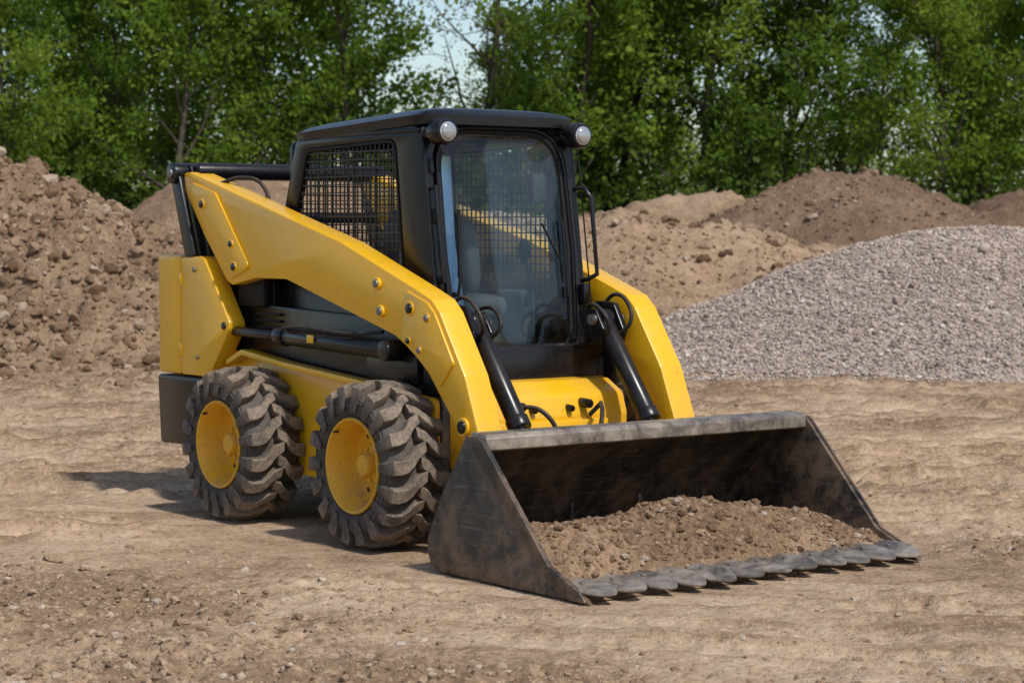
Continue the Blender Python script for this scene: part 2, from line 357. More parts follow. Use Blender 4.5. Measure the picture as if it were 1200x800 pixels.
# ---- cab
w=Vector((-.18,0,1.25)).normalized()
def frontM(off=0):
    n=Vector((w.z,0,-w.x)); o=Vector((-.04,0,.74))+n*off
    return Matrix(((0,w.x,n.x,o.x),(1,0,0,o.y),(0,w.z,n.z,o.z),(0,0,0,1)))
def rrect(y0,y1,s0,s1,rt,rb,seg=10,narrow=0.03):
    pts=[(y0+narrow,s0),(y1-narrow,s0),(y1,s0+(s1-s0)*.45),(y1-.01,s1),(y0+.01,s1),(y0,s0+(s1-s0)*.45)]
    return fillet(pts,[rb,rb,.8,rt,rt,.8],seg)
glassO=rrect(-.382,.382,.125,1.238,.21,.17)
glassS=rrect(-.362,.362,.145,1.218,.195,.155)
door=rrect(-.405,.405,.095,1.262,.225,.20)
cabf=fillet([(-.455,.0),(.455,.0),(.46,1.27),(-.46,1.27)],[.03,.03,.07,.07],6)
plate('cab_front_frame',cabf,[door],.07,frontM(-.035),M_blk,.016)
plate('door_frame',rrect(-.399,.399,.101,1.256,.22,.195),[glassO],.05,frontM(-.018),M_blk,.012)
plate('door_seal',glassO,[glassS],.02,frontM(-.012),M_blkm,.004)
plate('door_glass',glassS,[],.006,frontM(-.016),M_glass,.001)
sidep=[(-.075,.80),(-.235,1.985),(-1.35,1.955),(-1.50,1.52),(-1.50,.80)]
win=fillet([(-.335,1.10),(-.43,1.92),(-1.25,1.895),(-1.385,1.50),(-1.385,1.30)],[.05,.07,.07,.06,.05],6)
win2=fillet([(-.35,1.115),(-.443,1.905),(-1.24,1.88),(-1.37,1.495),(-1.37,1.315)],[.045,.06,.06,.05,.045],6)
def cuts_v(x,poly):
    r=[]
    for i in range(len(poly)):
        x1,y1=poly[i-1];x2,y2=poly[i]
        if (x1>x)!=(x2>x): r.append(y1+(y2-y1)*(x-x1)/(x2-x1))
    return (min(r),max(r)) if len(r)>=2 else None
def gridbars(name,poly,M,sp=.044,t=.0032,mat=None):
    V=[];F=[]
    xs=[p[0] for p in poly];ys=[p[1] for p in poly]
    def bar(a,b,c,d,n0,n1):
        base=len(V)
        for q in (n0,n1):
            for (x,y) in ((a,c),(b,c),(b,d),(a,d)): V.append(M@Vector((x,y,q)))
        F.extend([tuple(base+i for i in f) for f in ((0,1,2,3),(4,7,6,5),(0,4,5,1),(1,5,6,2),(2,6,7,3),(3,7,4,0))])
    x=min(xs)+sp*.6
    while x<max(xs):
        c=cuts_v(x,poly)
        if c: bar(x-t,x+t,c[0],c[1],-t,t)
        x+=sp
    pt=[(b,a) for a,b in poly]
    y=min(ys)+sp*.6
    while y<max(ys):
        c=cuts_v(y,pt)
        if c: bar(c[0],c[1],y-t,y+t,t,3*t)
        y+=sp
    me=bpy.data.meshes.new(name); me.from_pydata(V,[],F); return finish(name,me,mat or M_wire,0)
for s in (-1,1):
    plate('cab_side_panel',fillet(sidep,[.02,.06,.06,.05,.02],6),[win],.045,side(.44*s),M_blk,.014)
    plate('side_window_seal',win,[win2],.02,side(.455*s),M_blkm,.004)
    gridbars('side_window_mesh',win2,side(.448*s),.040)
    tube('cab_corner_seam',[(-.19,.4675*s,1.90),(-.06,.4675*s,1.0)],.004,M_blkm,False)
rearM=Matrix(((0,0,1,-1.43),(1,0,0,0),(0,1,0,0),(0,0,0,1)))
rw=fillet([(-.40,1.36),(.40,1.36),(.40,1.90),(-.40,1.90)],.06)
plate('cab_rear_frame',fillet([(-.44,.80),(.44,.80),(.44,1.94),(-.44,1.94)],.04),[rw],.04,rearM,M_blk,.008)
gridbars('rear_window_mesh',rw,rearM,.046)
def roof():
    bm=bmesh.new(); nx,ny=26,20; x0,x1,yh=-1.40,-.155,.475
    def shape(u,v):
        x=x0+(x1-x0)*u
        yy=(v*2-1)
        hw=yh*(1-.10*max(0,(.12-u)/.12)**2)*(1-.06*max(0,(u-.90)/.10)**2)
        if u>.98: x-=.03*abs(yy)**3
        z=1.995+.055*u
        dome=.035*(1-abs(yy)**4)*(1-abs(u*2-1)**6)
        edge=max(abs(yy)**12, abs(u*2-1)**22)
        return Vector((x-.02*abs(yy)**4*(u>.5)*u,yy*hw,z+dome-.02*edge))
    top=[[bm.verts.new(shape(i/nx,j/ny)) for j in range(ny+1)] for i in range(nx+1)]
    bot=[[bm.verts.new(Vector((v.co.x,v.co.y*.985,1.935+.05*(i/nx)))) for v in row] for i,row in enumerate(top)]
    for i in range(nx):
        for j in range(ny):
            bm.faces.new((top[i][j],top[i+1][j],top[i+1][j+1],top[i][j+1])); bm.faces.new((bot[i][j],bot[i][j+1],bot[i+1][j+1],bot[i+1][j]))
    for i in range(nx):
        bm.faces.new((top[i][0],bot[i][0],bot[i+1][0],top[i+1][0])); bm.faces.new((top[i][ny],top[i+1][ny],bot[i+1][ny],bot[i][ny]))
    for j in range(ny):
        bm.faces.new((top[0][j],top[0][j+1],bot[0][j+1],bot[0][j])); bm.faces.new((top[nx][j],bot[nx][j],bot[nx][j+1],top[nx][j+1]))
    return bmfin('cab_roof',bm,M_blk,50)
roof()
box('roof_drip_rail',-1.30,-.22,-.468,-.45,1.945,1.965,M_blk,.005)
for yy in (-.405,.405):
    cyl('work_light_bracket',(-.22,yy,1.93),(-.13,yy,1.945),.025,M_blk)
    cyl('work_light_housing',(-.17,yy,1.945),(-.075,yy,1.945),.060,M_blk,36,.014,.064)
    cyl('work_light_bezel',(-.078,yy,1.945),(-.066,yy,1.945),.058,M_blk,36,.004)
    cyl('work_light_reflector',(-.070,yy,1.945),(-.063,yy,1.945),.046,M_lensr,36,.002)
    bm=bmesh.new(); bmesh.ops.create_uvsphere(bm,u_segments=28,v_segments=14,radius=.040)
    for v in bm.verts: v.co=Vector((v.co.x*.35 -.062,v.co.y+yy,v.co.z+1.945))
    bmfin('work_light_lens',bm,M_lens,60)
def fp(y,sv,off=0.0):
    return (frontM(off)@Vector((y,sv,0)))[:]
tube('grab_handle',[fp(-.43,.50,.0),fp(-.43,.50,.045),fp(-.43,.95,.045),fp(-.43,.95,.0)],.011,M_blk,False)
tube('grab_handle',[fp(.44,.50,.0),fp(.445,.50,.04),fp(.475,.52,.075),fp(.48,.90,.075),fp(.46,.955,.05),fp(.44,.955,.0)],.012,M_blk,False)
for sv in (.46,.78,1.02):
    cyl('door_hinge',fp(-.418,sv,.0),fp(-.418,sv+.07,.0),.016,M_blk,16,.003)
for yy,sv in ((-.43,.06),(.43,.06),(-.43,1.20),(.43,1.20),(.43,.30),(-.2,.045),(.2,.045)):
    cyl('cab_bolt',fp(yy,sv,-.002),fp(yy,sv,.008),.010,M_steel,6,.001)
box('door_latch',-.10,-.05,.40,.44,1.12,1.22,M_blk,.01)
tube('wiper_arm',[fp(-.33,.43,.01),fp(-.325,.50,.03),fp(-.30,.80,.022)],.008,M_blkm,False)
tube('wiper_blade',[fp(-.315,.52,.012),fp(-.285,.84,.012)],.009,M_blkm,False)
tube('wiper_arm',[fp(.30,.60,.012),fp(.20,.78,.02)],.006,M_blkm,False)
tube('wiper_blade',[fp(.335,.42,.012),fp(.335,.80,.012)],.007,M_blkm,False)
box('wiper_motor',-.19,-.12,-.37,-.30,1.12,1.19,M_blkm,.01)
def blob(name,c,s,mat,p=3.0,rot=0,seg=24):
    bm=bmesh.new(); bmesh.ops.create_uvsphere(bm,u_segments=seg,v_segments=seg//2,radius=1)
    for v in bm.verts:
        k=(abs(v.co.x)**p+abs(v.co.y)**p+abs(v.co.z)**p)**(-1/p); v.co=v.co*k
        v.co=Vector((v.co.x*s[0],v.co.y*s[1],v.co.z*s[2]))
    bm.transform(Matrix.Translation(c)@Matrix.Rotation(rot,4,'Y')); return bmfin(name,bm,mat,60)
SX=.06
blob('seat_cushion',(-.60+SX,-.05,1.10),(.22,.24,.07),M_seat,4)
blob('seat_backrest',(-.82+SX,-.05,1.36),(.075,.225,.25),M_seat,4,R(-8))
blob('seat_headrest',(-.86+SX,-.05,1.69),(.05,.12,.08),M_seat,4)
blob('seat_bolster',(-.75+SX,.15,1.34),(.07,.05,.20),M_seat,3,R(-8))
blob('seat_bolster',(-.75+SX,-.25,1.34),(.07,.05,.20),M_seat,3,R(-8))
box('seat_base',-.90,-.46,-.28,.20,.90,1.04,M_int,.02)
box('cab_floor',-1.40,-.10,-.41,.41,.80,.86,M_int,.01)
for s in (-1,1):
    box('side_console',-1.05,-.44,min(.30*s,.41*s),max(.30*s,.41*s),.86,1.18,M_int,.03)
    tube('control_lever',[(-.40,.31*s,1.10),(-.36,.30*s,1.24),(-.38,.28*s,1.34)],.012,M_blkm)
    blob('lever_grip',(-.38,.28*s,1.38),(.028,.028,.06),M_blkm,2.5)
    box('foot_pedal',-.28,-.17,min(.08*s,.24*s),max(.08*s,.24*s),.90,.93,M_steel,.006)
box('display_pod',-.33,-.28,.26,.37,1.62,1.76,M_int,.01)

# ---- bucket
BY0,BY1=-.93,.96
sp=[(.825,.61),(.93,.605),(.955,.585),(1.40,.125),(1.60,.045),(1.665,.004),(.62,.004),(.56,.03),(.535,.09),(.54,.15),(.648,.343)]
for yy in (BY0,BY1):
    plate('bucket_side_plate',fillet(sp,[.015,.02,.02,.10,.02,0,.03,.03,.03,.03,.05]),[],.022,side(yy),M_buck,.003)
    sgn=-1 if yy<0 else 1
    plate('bucket_side_cutter',fillet([(.925,.607),(.96,.59),(1.41,.128),(1.61,.048),(1.66,.006),(1.55,.006),(1.36,.10),(.88,.59)],.01),[],.012,side(yy+sgn*.017),M_buck,.003)
prof=[(.875,.585),(.80,.52),(.73,.44),(.675,.36),(.63,.28),(.60,.20),(.588,.13),(.60,.075),(.64,.04),(.72,.026),(1.10,.020),(1.56,.014)]
def spl(p,n=6):
    out=[]
    for i in range(len(p)-1):
        p0=p[max(i-1,0)];p1=p[i];p2=p[i+1];p3=p[min(i+2,len(p)-1)]
        for k in range(n):
            t=k/n
            out.append(tuple(.5*((2*p1[d])+(-p0[d]+p2[d])*t+(2*p0[d]-5*p1[d]+4*p2[d]-p3[d])*t*t+(-p0[d]+3*p1[d]-3*p2[d]+p3[d])*t**3) for d in (0,1)))
    out.append(p[-1]); return out
pp=spl(prof)
bm=bmesh.new(); ny=60; rows=[]
for j in range(ny+1):
    y=BY0+.011+(BY1-BY0-.022)*j/ny
    rows.append([bm.verts.new((x+.003*math.sin(j*.7+i*.4),y,z+.0015*math.sin(j*1.1))) for i,(x,z) in enumerate(pp)])
for j in range(ny):
    for i in range(len(pp)-1): bm.faces.new((rows[j][i],rows[j+1][i],rows[j+1][i+1],rows[j][i+1]))
bmesh.ops.solidify(bm,geom=list(bm.faces),thickness=-.012)
bmfin('bucket_shell',bm,M_buck,50)
railp=[(.835,.625),(.925,.622),(.945,.605),(.945,.555),(.925,.548),(.86,.572),(.82,.58)]
plate('bucket_top_rail',fillet(railp,.006),[],BY1-BY0-.024,side((BY0+BY1)/2),M_edge,.004)
box('cutting_edge_bar',1.42,1.585,BY0+.012,BY1-.012,.022,.040,M_buck,.004)
nt_=12
for i in range(nt_):
    yc=BY0+.055+(BY1-BY0-.13)*i/(nt_-1); hw=.074
    pts=[(1.48,-hw*.5),(1.54,-hw*.9),(1.585,-hw),(1.63,-hw*.86),(1.67,-hw*.58),(1.700,-hw*.25),(1.708,hw*.03),(1.700,hw*.30),(1.67,hw*.66),(1.63,hw*.92),(1.585,hw),(1.54,hw*.9),(1.48,hw*.5)]
    T=Matrix.Translation((random.uniform(-.008,.008),yc+random.uniform(-.006,.006),.060))@Matrix.Translation((1.55,0,0))@Matrix.Rotation(R(11+random.uniform(-3,2)),4,'Y')@Matrix.Rotation(R(11+random.uniform(-3,3)),4,'X')@Matrix.Rotation(R(12+random.uniform(-5,5)),4,'Z')@Matrix.Translation((-1.55,0,0))
    plate('bucket_tooth',pts,[],.010,T,M_edge,.003)
    cyl('tooth_bolt',(1.535,yc,.058),(1.54,yc,.074),.012,M_steel,8,.003)
for yy in (-.6,-.2,.2,.6): box('bucket_back_rib',.52,.62,yy-.01,yy+.01,.08,.40,M_buck,.004)

# ------------------------------------------------------------------ numpy noise
def vnoise(x,y,seed=0):
    x=np.asarray(x,dtype=np.float64);y=np.asarray(y,dtype=np.float64)
    ix=np.floor(x).astype(np.int64);iy=np.floor(y).astype(np.int64);fx=x-ix;fy=y-iy
    fx=fx*fx*fx*(fx*(fx*6-15)+10);fy=fy*fy*fy*(fy*(fy*6-15)+10)
    def h(a,b):
        n=((a*374761393)+(b*668265263)+seed*144269)&0xffffffff
        n=((n^(n>>13))*1274126177)&0xffffffff; n=(n^(n>>16))&0xffffffff
        return n/4294967295.0
    return (h(ix,iy)*(1-fx)+h(ix+1,iy)*fx)*(1-fy)+(h(ix,iy+1)*(1-fx)+h(ix+1,iy+1)*fx)*fy-.5
def fbm(x,y,o=5,seed=0,g=.5):
    s=0;a=1
    for i in range(o):
        c,sn=math.cos(i*1.1),math.sin(i*1.1)
        s=s+a*vnoise((x*c-y*sn)*2**i+i*17.3,(x*sn+y*c)*2**i-i*9.1,seed+i);a*=g
    return s
def sstep(a,b,x):
    t=np.clip((x-a)/(b-a),0,1);return t*t*(3-2*t)
c_,s_=math.cos(-YAW),math.sin(-YAW)
def foot(x,y):
    dx=x-ORI[0];dy=y-ORI[1]; lx=dx*c_-dy*s_; ly=dx*s_+dy*c_
    d=np.maximum(np.maximum(-2.2-lx,lx-1.75),np.abs(ly)-1.0)
    return sstep(-.05,.35,d)
def loose(x,y):
    n=fbm(x*1.3,y*1.3,4,91,.65)
    a=1.0*np.exp(-(((x+1.9)/1.25)**2+((y-8.1)/1.25)**2))+.7*np.exp(-(((x+.6)/1.1)**2+((y-7.0)/.5)**2))
    b=.9*np.exp(-(((x-2.75)/.5)**2+((y-10.0)/.4)**2))+.35*np.exp(-(((x-.6)/2.6)**2+((y-6.8)/.45)**2))
    c=.55*np.exp(-(((x+4.6)/2.5)**2+((y-20.8)/1.3)**2))+.4*np.exp(-(((x-5)/3.5)**2+((y-21.3)/.8)**2))
    d=.5*sstep(.12,.35,fbm(x*.55,y*.9,3,93))*sstep(11.3,12.5,y)*(1-sstep(19,22,y))
    return np.clip((a+b+c)*(.85+1.2*n)+d,0,1.0)
tr=np.random.default_rng(5)
tracks=[(10.7+i*.50+tr.uniform(-.2,.2),tr.uniform(.09,.17),tr.uniform(.6,1.2)) for i in range(24)]
RUT=[None]
def G(x,y):
    fo=foot(x,y)
    h=.06*fbm(x*.35,y*.35,3,3)*sstep(12,20,y)+.022*fbm(x*1.7,y*1.7,4,5)
    h=h+.022*fbm(x*7,y*7,4,15,.62)*(.45+sstep(-.1,.3,fbm(x*.8,y*.8,3,18)))
    v=y-.10*x+.35*vnoise(x*.22,y*.05,44)
    near=1-sstep(24,30,y); rut=0*x; rdg=0*x
    for (c,w_,d) in tracks:
        m=np.clip(.7+1.1*vnoise(x*.5+c*3,y*.2,61),0,1)
        q=(v-c)/w_; g=np.exp(-q**4); rg=np.exp(-((np.abs(q)-1.35)/.32)**2)
        tread=.5+.5*np.sin(x*2*np.pi/.19+np.abs(q)*1.8)
        h=h+near*m*d*(-.052*g+.042*rg*(1+1.6*fbm(x*5,y*5,2,71))+.020*g*tread)
        rut=rut+m*g*near; rdg=rdg+m*rg*near
    v2=y*.95+.22*x+.22*vnoise(x*.45,y*.3,77)
    for c,k0 in ((7.35,1.0),(7.75,.7),(8.35,1.0),(8.85,.6)):
        q=(v2-c)/.12; g=np.exp(-q**4); rg=np.exp(-((np.abs(q)-1.3)/.3)**2); k=k0*sstep(-1.4,-.4,x)*np.clip(.75+1.2*vnoise(x*.8+c,y*.3,66),0,1)
        h=h+k*(-.022*g+.018*rg*(1+1.4*fbm(x*7,y*7,2,72))+.014*g*(.5+.5*np.sin((x*.95-y*.22)*2*np.pi/.13+np.abs(q)*2))); rut=rut+k*g; rdg=rdg+k*rg*.8
    lo=loose(x,y)
    cl=np.abs(fbm(x*7,y*7,4,31,.65)); cr=fbm(x*22,y*22,3,37,.6)
    h=h+lo*(.004+.055*cl+.030*cr+.035*fbm(x*2.6,y*2.6,3,39))
    RUT[0]=np.clip(rut,0,1)-.9*np.clip(rdg,0,1)
    return h*fo+(-.004)*(1-fo)+(1-fo)*.006*fbm(x*9,y*9,4,12)
def axis2(lo,hi,d0,neg,pos):
    a=list(np.arange(lo,hi,d0))
    def side_(start,sgn,segs):
        out=[];x=start;d=d0
        for (lim,g) in segs:
            while (lim-x)*sgn>d:
                x+=sgn*d; out.append(x); d*=g
        out.append(segs[-1][0]); return out
    return np.array(side_(lo,-1,neg)[::-1]+a+side_(a[-1],1,pos))
ax=axis2(-3.0,3.4,.0140,[(-8,1.012),(-400,1.10)],[(8,1.012),(400,1.10)])
ay=axis2(6.5,11.6,.0130,[(-60,1.10)],[(24,1.006),(900,1.06)])
X,Y=np.meshgrid(ax,ay); Z=G(X,Y); rut=RUT[0]
far=sstep(30,60,Y); Z=Z*(1-far); LO=loose(X,Y)
nxv=len(ax);nyv=len(ay)
idx=np.arange(nxv*nyv).reshape(nyv,nxv)
F=np.stack([idx[:-1,:-1].ravel(),idx[:-1,1:].ravel(),idx[1:,1:].ravel(),idx[1:,:-1].ravel()],1)
def soil(name,cols,grass=False,scale=1.0,bumpd=.012):
    m,nt,out=newmat(name); P=geo(nt).outputs['Position']
    n0=noise(nt,P,.8*scale,3,.65,.3); n1=noise(nt,P,5*scale,3,.7,0); n2=noise(nt,P,32*scale,3,.8)
    mx=math_(nt,'ADD',math_(nt,'MULTIPLY',n0,.45),math_(nt,'ADD',math_(nt,'MULTIPLY',n1,.35),math_(nt,'MULTIPLY',n2,.20)))
    if grass:
        ar=N(nt,'ShaderNodeAttribute',attribute_name='rut').outputs['Fac']; al=N(nt,'ShaderNodeAttribute',attribute_name='loose').outputs['Fac']
        mx=math_(nt,'ADD',mx,math_(nt,'SUBTRACT',math_(nt,'MULTIPLY',ar,.085),math_(nt,'MULTIPLY',al,.10)))
    c=ramp(nt,mx,[(.38,cols[0]),(.5,cols[1]),(.62,cols[2])])
    c=mixc(nt,math_(nt,'MULTIPLY',ramp(nt,n2,[(.55,0.0),(.72,1.0)]),.5),c,tuple(v*1.25 for v in cols[2]))
    c=mixc(nt,math_(nt,'MULTIPLY',ramp(nt,n2,[(.28,1.0),(.45,0.0)]),.6),c,tuple(v*.5 for v in cols[0]))
    if grass:
        y=sepz(nt,P)[1]
        gf=ramp(nt,math_(nt,'ADD',math_(nt,'DIVIDE',math_(nt,'SUBTRACT',y,52.0),14.0),math_(nt,'MULTIPLY',math_(nt,'SUBTRACT',n0,.5),1.2)),[(.3,0.0),(.7,1.0)])
        c=mixc(nt,gf,c,(.05,.085,.02))
    b=N(nt,'ShaderNodeBsdfDiffuse'); L(nt,c,b.inputs[0])
    hh=math_(nt,'ADD',n2,math_(nt,'MULTIPLY',n1,1.5))
    L(nt,bump(nt,hh,.9,bumpd),b.inputs['Normal']); L(nt,b.outputs[0],out.inputs[0]); return m
M_ground=soil('dry_dirt_ground',[(.235,.155,.097),(.39,.272,.178),(.50,.37,.255)],True,1,.018)
npmesh('ground',np.stack([X.ravel(),Y.ravel(),Z.ravel()],1),F,M_ground,True,{'rut':rut.ravel(),'loose':LO.ravel()})

# ------------------------------------------------------------------ rocks
def ico(sub,seed,amp):
    bm=bmesh.new(); bmesh.ops.create_icosphere(bm,subdivisions=sub,radius=1); bm.verts.ensure_lookup_table()
    V=np.array([v.co[:] for v in bm.verts]);Fc=np.array([[v.index for v in f.verts] for f in bm.faces]); bm.free()
    r=np.random.default_rng(seed)
    for k in range(9):
        n=r.normal(size=3);n/=np.linalg.norm(n);d=r.uniform(.55,.88)
        t=V@n; ov=np.maximum(t-d,0); V=V-ov[:,None]*n*.92
    if sub>2: V=V*(1+amp*(fbm(V[:,0]*3+seed,V[:,1]*3+V[:,2]*2.3,4,seed)[:,None]))
    else: V=V*(1+r.uniform(-amp,amp,size=(len(V),1))*.5)
    return V,Fc
def scatter(name,xy,z,size,sub,mat,parent=None,amp=.25,flat=.7,sink=.25,smooth=False,nvar=6):
    n=len(xy); vs=[];fs=[];at=[];base=0; r=np.random.default_rng(n)
    var=r.integers(0,nvar,n)
    for v in range(nvar):
        k=np.where(var==v)[0]
        if len(k)==0: continue
        V,Fc=ico(sub,v+3,amp); q=r.normal(size=(len(k),4)); q/=np.linalg.norm(q,axis=1)[:,None]
        a,b,c,d=q.T
        Rm=np.stack([np.stack([1-2*(c*c+d*d),2*(b*c-a*d),2*(b*d+a*c)],1),np.stack([2*(b*c+a*d),1-2*(b*b+d*d),2*(c*d-a*b)],1),np.stack([2*(b*d-a*c),2*(c*d+a*b),1-2*(b*b+c*c)],1)],1)
        sc=r.uniform(.65,1.15,(len(k),1,3))
        W=np.einsum('nij,nvj->nvi',Rm,V[None]*sc); W[:,:,2]*=flat
        s=size[k][:,None,None]; W=W*s
        W[:,:,0]+=xy[k,0][:,None];W[:,:,1]+=xy[k,1][:,None];W[:,:,2]+=(z[k]+size[k]*(flat-.5)*(1-sink*2))[:,None]
        nv=len(V); vs.append(W.reshape(-1,3)); off=base+np.arange(len(k))*nv
        fs.append((Fc[None]+off[:,None,None]).reshape(-1,3)); base+=nv*len(k)
        at.append(np.repeat(r.uniform(0,1,len(k)),nv))
    return npmesh(name,np.concatenate(vs),np.concatenate(fs),mat,smooth,{'rnd':np.concatenate(at)},parent)
def stonemat(name,stops,bumps=.4,sc=60):
    m,nt,out=newmat(name); P=geo(nt).outputs['Position']; a=N(nt,'ShaderNodeAttribute',attribute_name='rnd').outputs['Fac']
    n=noise(nt,P,sc,2,.7); c=ramp(nt,a,stops); c=mixc(nt,math_(nt,'MULTIPLY',n,.8),c,mixc(nt,1.0,c,(.5,.48,.45),'MULTIPLY'))
    b=N(nt,'ShaderNodeBsdfDiffuse'); L(nt,c,b.inputs[0])
    if bumps>.5: L(nt,bump(nt,n,bumps,.008),b.inputs['Normal'])
    L(nt,b.outputs[0],out.inputs[0]); return m
M_clod=stonemat('dirt_clod',[(0,(.235,.155,.097)),(.5,(.36,.245,.160)),(.88,(.48,.35,.24)),(1,(.57,.47,.375))],.8,70)
M_clod2=stonemat('pile_clod',[(0,(.15,.092,.056)),(.4,(.25,.162,.102)),(.85,(.37,.255,.168)),(1,(.50,.40,.31))],.8,25)
M_grav=stonemat('gravel_stone',[(0,(.24,.185,.155)),(.3,(.42,.335,.285)),(.6,(.57,.46,.39)),(.85,(.62,.48,.38)),(1,(.76,.68,.60))],.3,30)

CL=empty('loose_dirt_clods')
def pick(n,box_,dens):
    out=[];tot=0
    while tot<n:
        x=rng.uniform(box_[0],box_[1],n*3);y=rng.uniform(box_[2],box_[3],n*3)
        k=rng.uniform(0,1,n*3)<dens(x,y); p=np.stack([x[k],y[k]],1); out.append(p); tot+=len(p)
    return np.concatenate(out)[:n]
def lx(x,y): return foot(x,y)*(loose(x,y)**1.3*.9+.02)
p=pick(11000,(-4,4.5,6.6,13),lx); s=.003+.0058*rng.pareto(1.9,11000).clip(0,3.4)
scatter('small_clods',p,G(p[:,0],p[:,1])-s*.2,s,2,M_clod,CL)
p=pick(420,(-3.2,3.6,6.8,11),lx); s=.011+.009*rng.pareto(1.8,420).clip(0,2.6)
scatter('medium_clods',p,G(p[:,0],p[:,1])-s*.15,s,3,M_clod,CL,.35)
p=pick(4800,(-8,8,7,22),lambda x,y: foot(x,y)*.5*(.12+sstep(-.1,.3,fbm(x*.8,y*.8,3,18))+loose(x,y))); s=.003+.006*rng.pareto(2.1,4800).clip(0,5)
scatter('scattered_pebbles',p,G(p[:,0],p[:,1])-s*.2,s,2,M_clod,CL)
big=np.array([(-1.42,8.55),(-2.05,9.6),(-1.86,9.4),(-1.15,8.6),(-2.35,9.0),(-1.55,7.9),(-.9,7.35),(-1.3,7.6),(.15,7.25),(2.9,9.9),(2.72,9.7),(-1.9,8.2)])
bs=np.array([.042,.050,.040,.026,.032,.036,.030,.022,.018,.032,.024,.034])
scatter('large_clods',big,G(big[:,0],big[:,1])+.004,bs,4,M_clod,CL,.28,.65,.2,True)

# ------------------------------------------------------------------ piles
def seg_d(x,y,a,b):
    ax_,ay_=a;bx,by=b;dx,dy=bx-ax_,by-ay_;t=np.clip(((x-ax_)*dx+(y-ay_)*dy)/(dx*dx+dy*dy+1e-9),0,1)
    return np.hypot(x-ax_-t*dx,y-ay_-t*dy)
def pile(name,a,b,H,slope,mat,res,namp=.12,fr=1.0,seed=1,soft=.25,rough=.05,Hb=None,tail=.3):
    rad=H/slope+1.2
    x0,x1=min(a[0],b[0])-rad,max(a[0],b[0])+rad; y0,y1=min(a[1],b[1])-rad,max(a[1],b[1])+rad
    def h(x,y):
        d=seg_d(x+.5*fbm(x*.6,y*.6,2,seed+9),y+.5*fbm(x*.6,y*.6,2,seed+19),a,b)
        d=np.sqrt(d*d+soft*soft)-soft
        t=np.clip((x-a[0])/(b[0]-a[0]+1e-9),0,1); HH=H if Hb is None else H+(Hb-H)*t
        z=HH-slope*d
        z=np.where(z<tail,tail*np.exp(np.minimum((z-tail)/tail,0))*1.35-tail*.35,z)
        env=sstep(-.05,.5,z)
        z=z+env*(namp*H*fbm(x*fr*.7,y*fr*.7,4,seed,.5)+rough*np.abs(fbm(x*4,y*4,4,seed+4,.6))*2-rough)
        return z
    gx=np.arange(x0,x1,res);gy=np.arange(y0,y1,res);XX,YY=np.meshgrid(gx,gy);ZZ=h(XX,YY)
    i=np.arange(XX.size).reshape(XX.shape); Fq=np.stack([i[:-1,:-1].ravel(),i[:-1,1:].ravel(),i[1:,1:].ravel(),i[1:,:-1].ravel()],1)
    zf=ZZ.ravel(); keep=(zf[Fq].max(1)>-.07); Fq=Fq[keep]
    e=empty(name)
    npmesh('pile_surface',np.stack([XX.ravel(),YY.ravel(),zf],1),Fq,mat,True,None,e)
    return e,h,(x0,x1,y0,y1)
M_pile=soil('pile_soil',[(.14,.087,.053),(.24,.157,.10),(.34,.232,.152)],False,.45,.04)
M_sand=soil('sandy_soil',[(.21,.138,.085),(.31,.21,.135),(.40,.285,.19)],False,.4,.04)
M_dark=soil('brown_soil',[(.12,.076,.050),(.185,.12,.079),(.25,.17,.113)],False,.4,.05)
M_gsurf=soil('gravel_surface',[(.24,.195,.165),(.40,.325,.28),(.52,.43,.37)],False,1.0,.03)
e,h,bx=pile('dirt_pile',(-13,26.8),(-5.9,26.3),2.42,.60,M_pile,.045,.11,1.0,21,rough=.16)
def fronty(h,ymax): 
    return lambda x,y: (h(x,y)>.02)*(y<ymax)*.9
n=13000; p=pick(n,(-10.5,-1.2,21.2,27.2),fronty(h,27.2)); s=.013+.022*rng.pareto(2.1,n).clip(0,4.8)
scatter('pile_clods',p,h(p[:,0],p[:,1])-s*.25,s,2,M_clod2,e,.35,.8)
n=900; p=pick(n,(-10.5,-1.2,20.6,23),lambda x,y:(h(x,y)<.4)*np.exp(-np.abs(h(x,y))*3)); s=.01+.02*rng.pareto(2.6,n).clip(0,4)
scatter('pile_base_clods',p,np.maximum(h(p[:,0],p[:,1]),G(p[:,0],p[:,1])),s,2,M_clod2,e,.3,.8)
e,h,bx=pile('gravel_pile',(4.75,25.1),(9.5,25.4),1.47,.46,M_gsurf,.06,.05,.8,33,rough=.02,soft=.7,tail=.12)
n=46000; p=pick(n,(.9,8.5,20.8,26),lambda x,y:(h(x,y)>-.075)*.9*(y<26)); s=rng.uniform(.012,.026,n)*(1+.8*(rng.uniform(0,1,n)>.95))
scatter('gravel_stones',p,np.maximum(h(p[:,0],p[:,1]),G(p[:,0],p[:,1])),s,1,M_grav,e,.3,.85,.1)
n=1500; p=pick(n,(.9,8.5,20.2,22.8),lambda x,y:(h(x,y)<.2)*np.exp(-((y-21.6)/.6)**2)); s=rng.uniform(.01,.028,n)
scatter('gravel_spill',p,np.maximum(h(p[:,0],p[:,1]),G(p[:,0],p[:,1])),s,1,M_grav,e,.3,.85,.1)
p=np.array([(5.25,24.0),(4.3,23.2),(5.9,23.6)]); scatter('gravel_boulder',p,h(p[:,0],p[:,1])+.02,np.array([.10,.05,.05]),3,M_grav,e,.2)

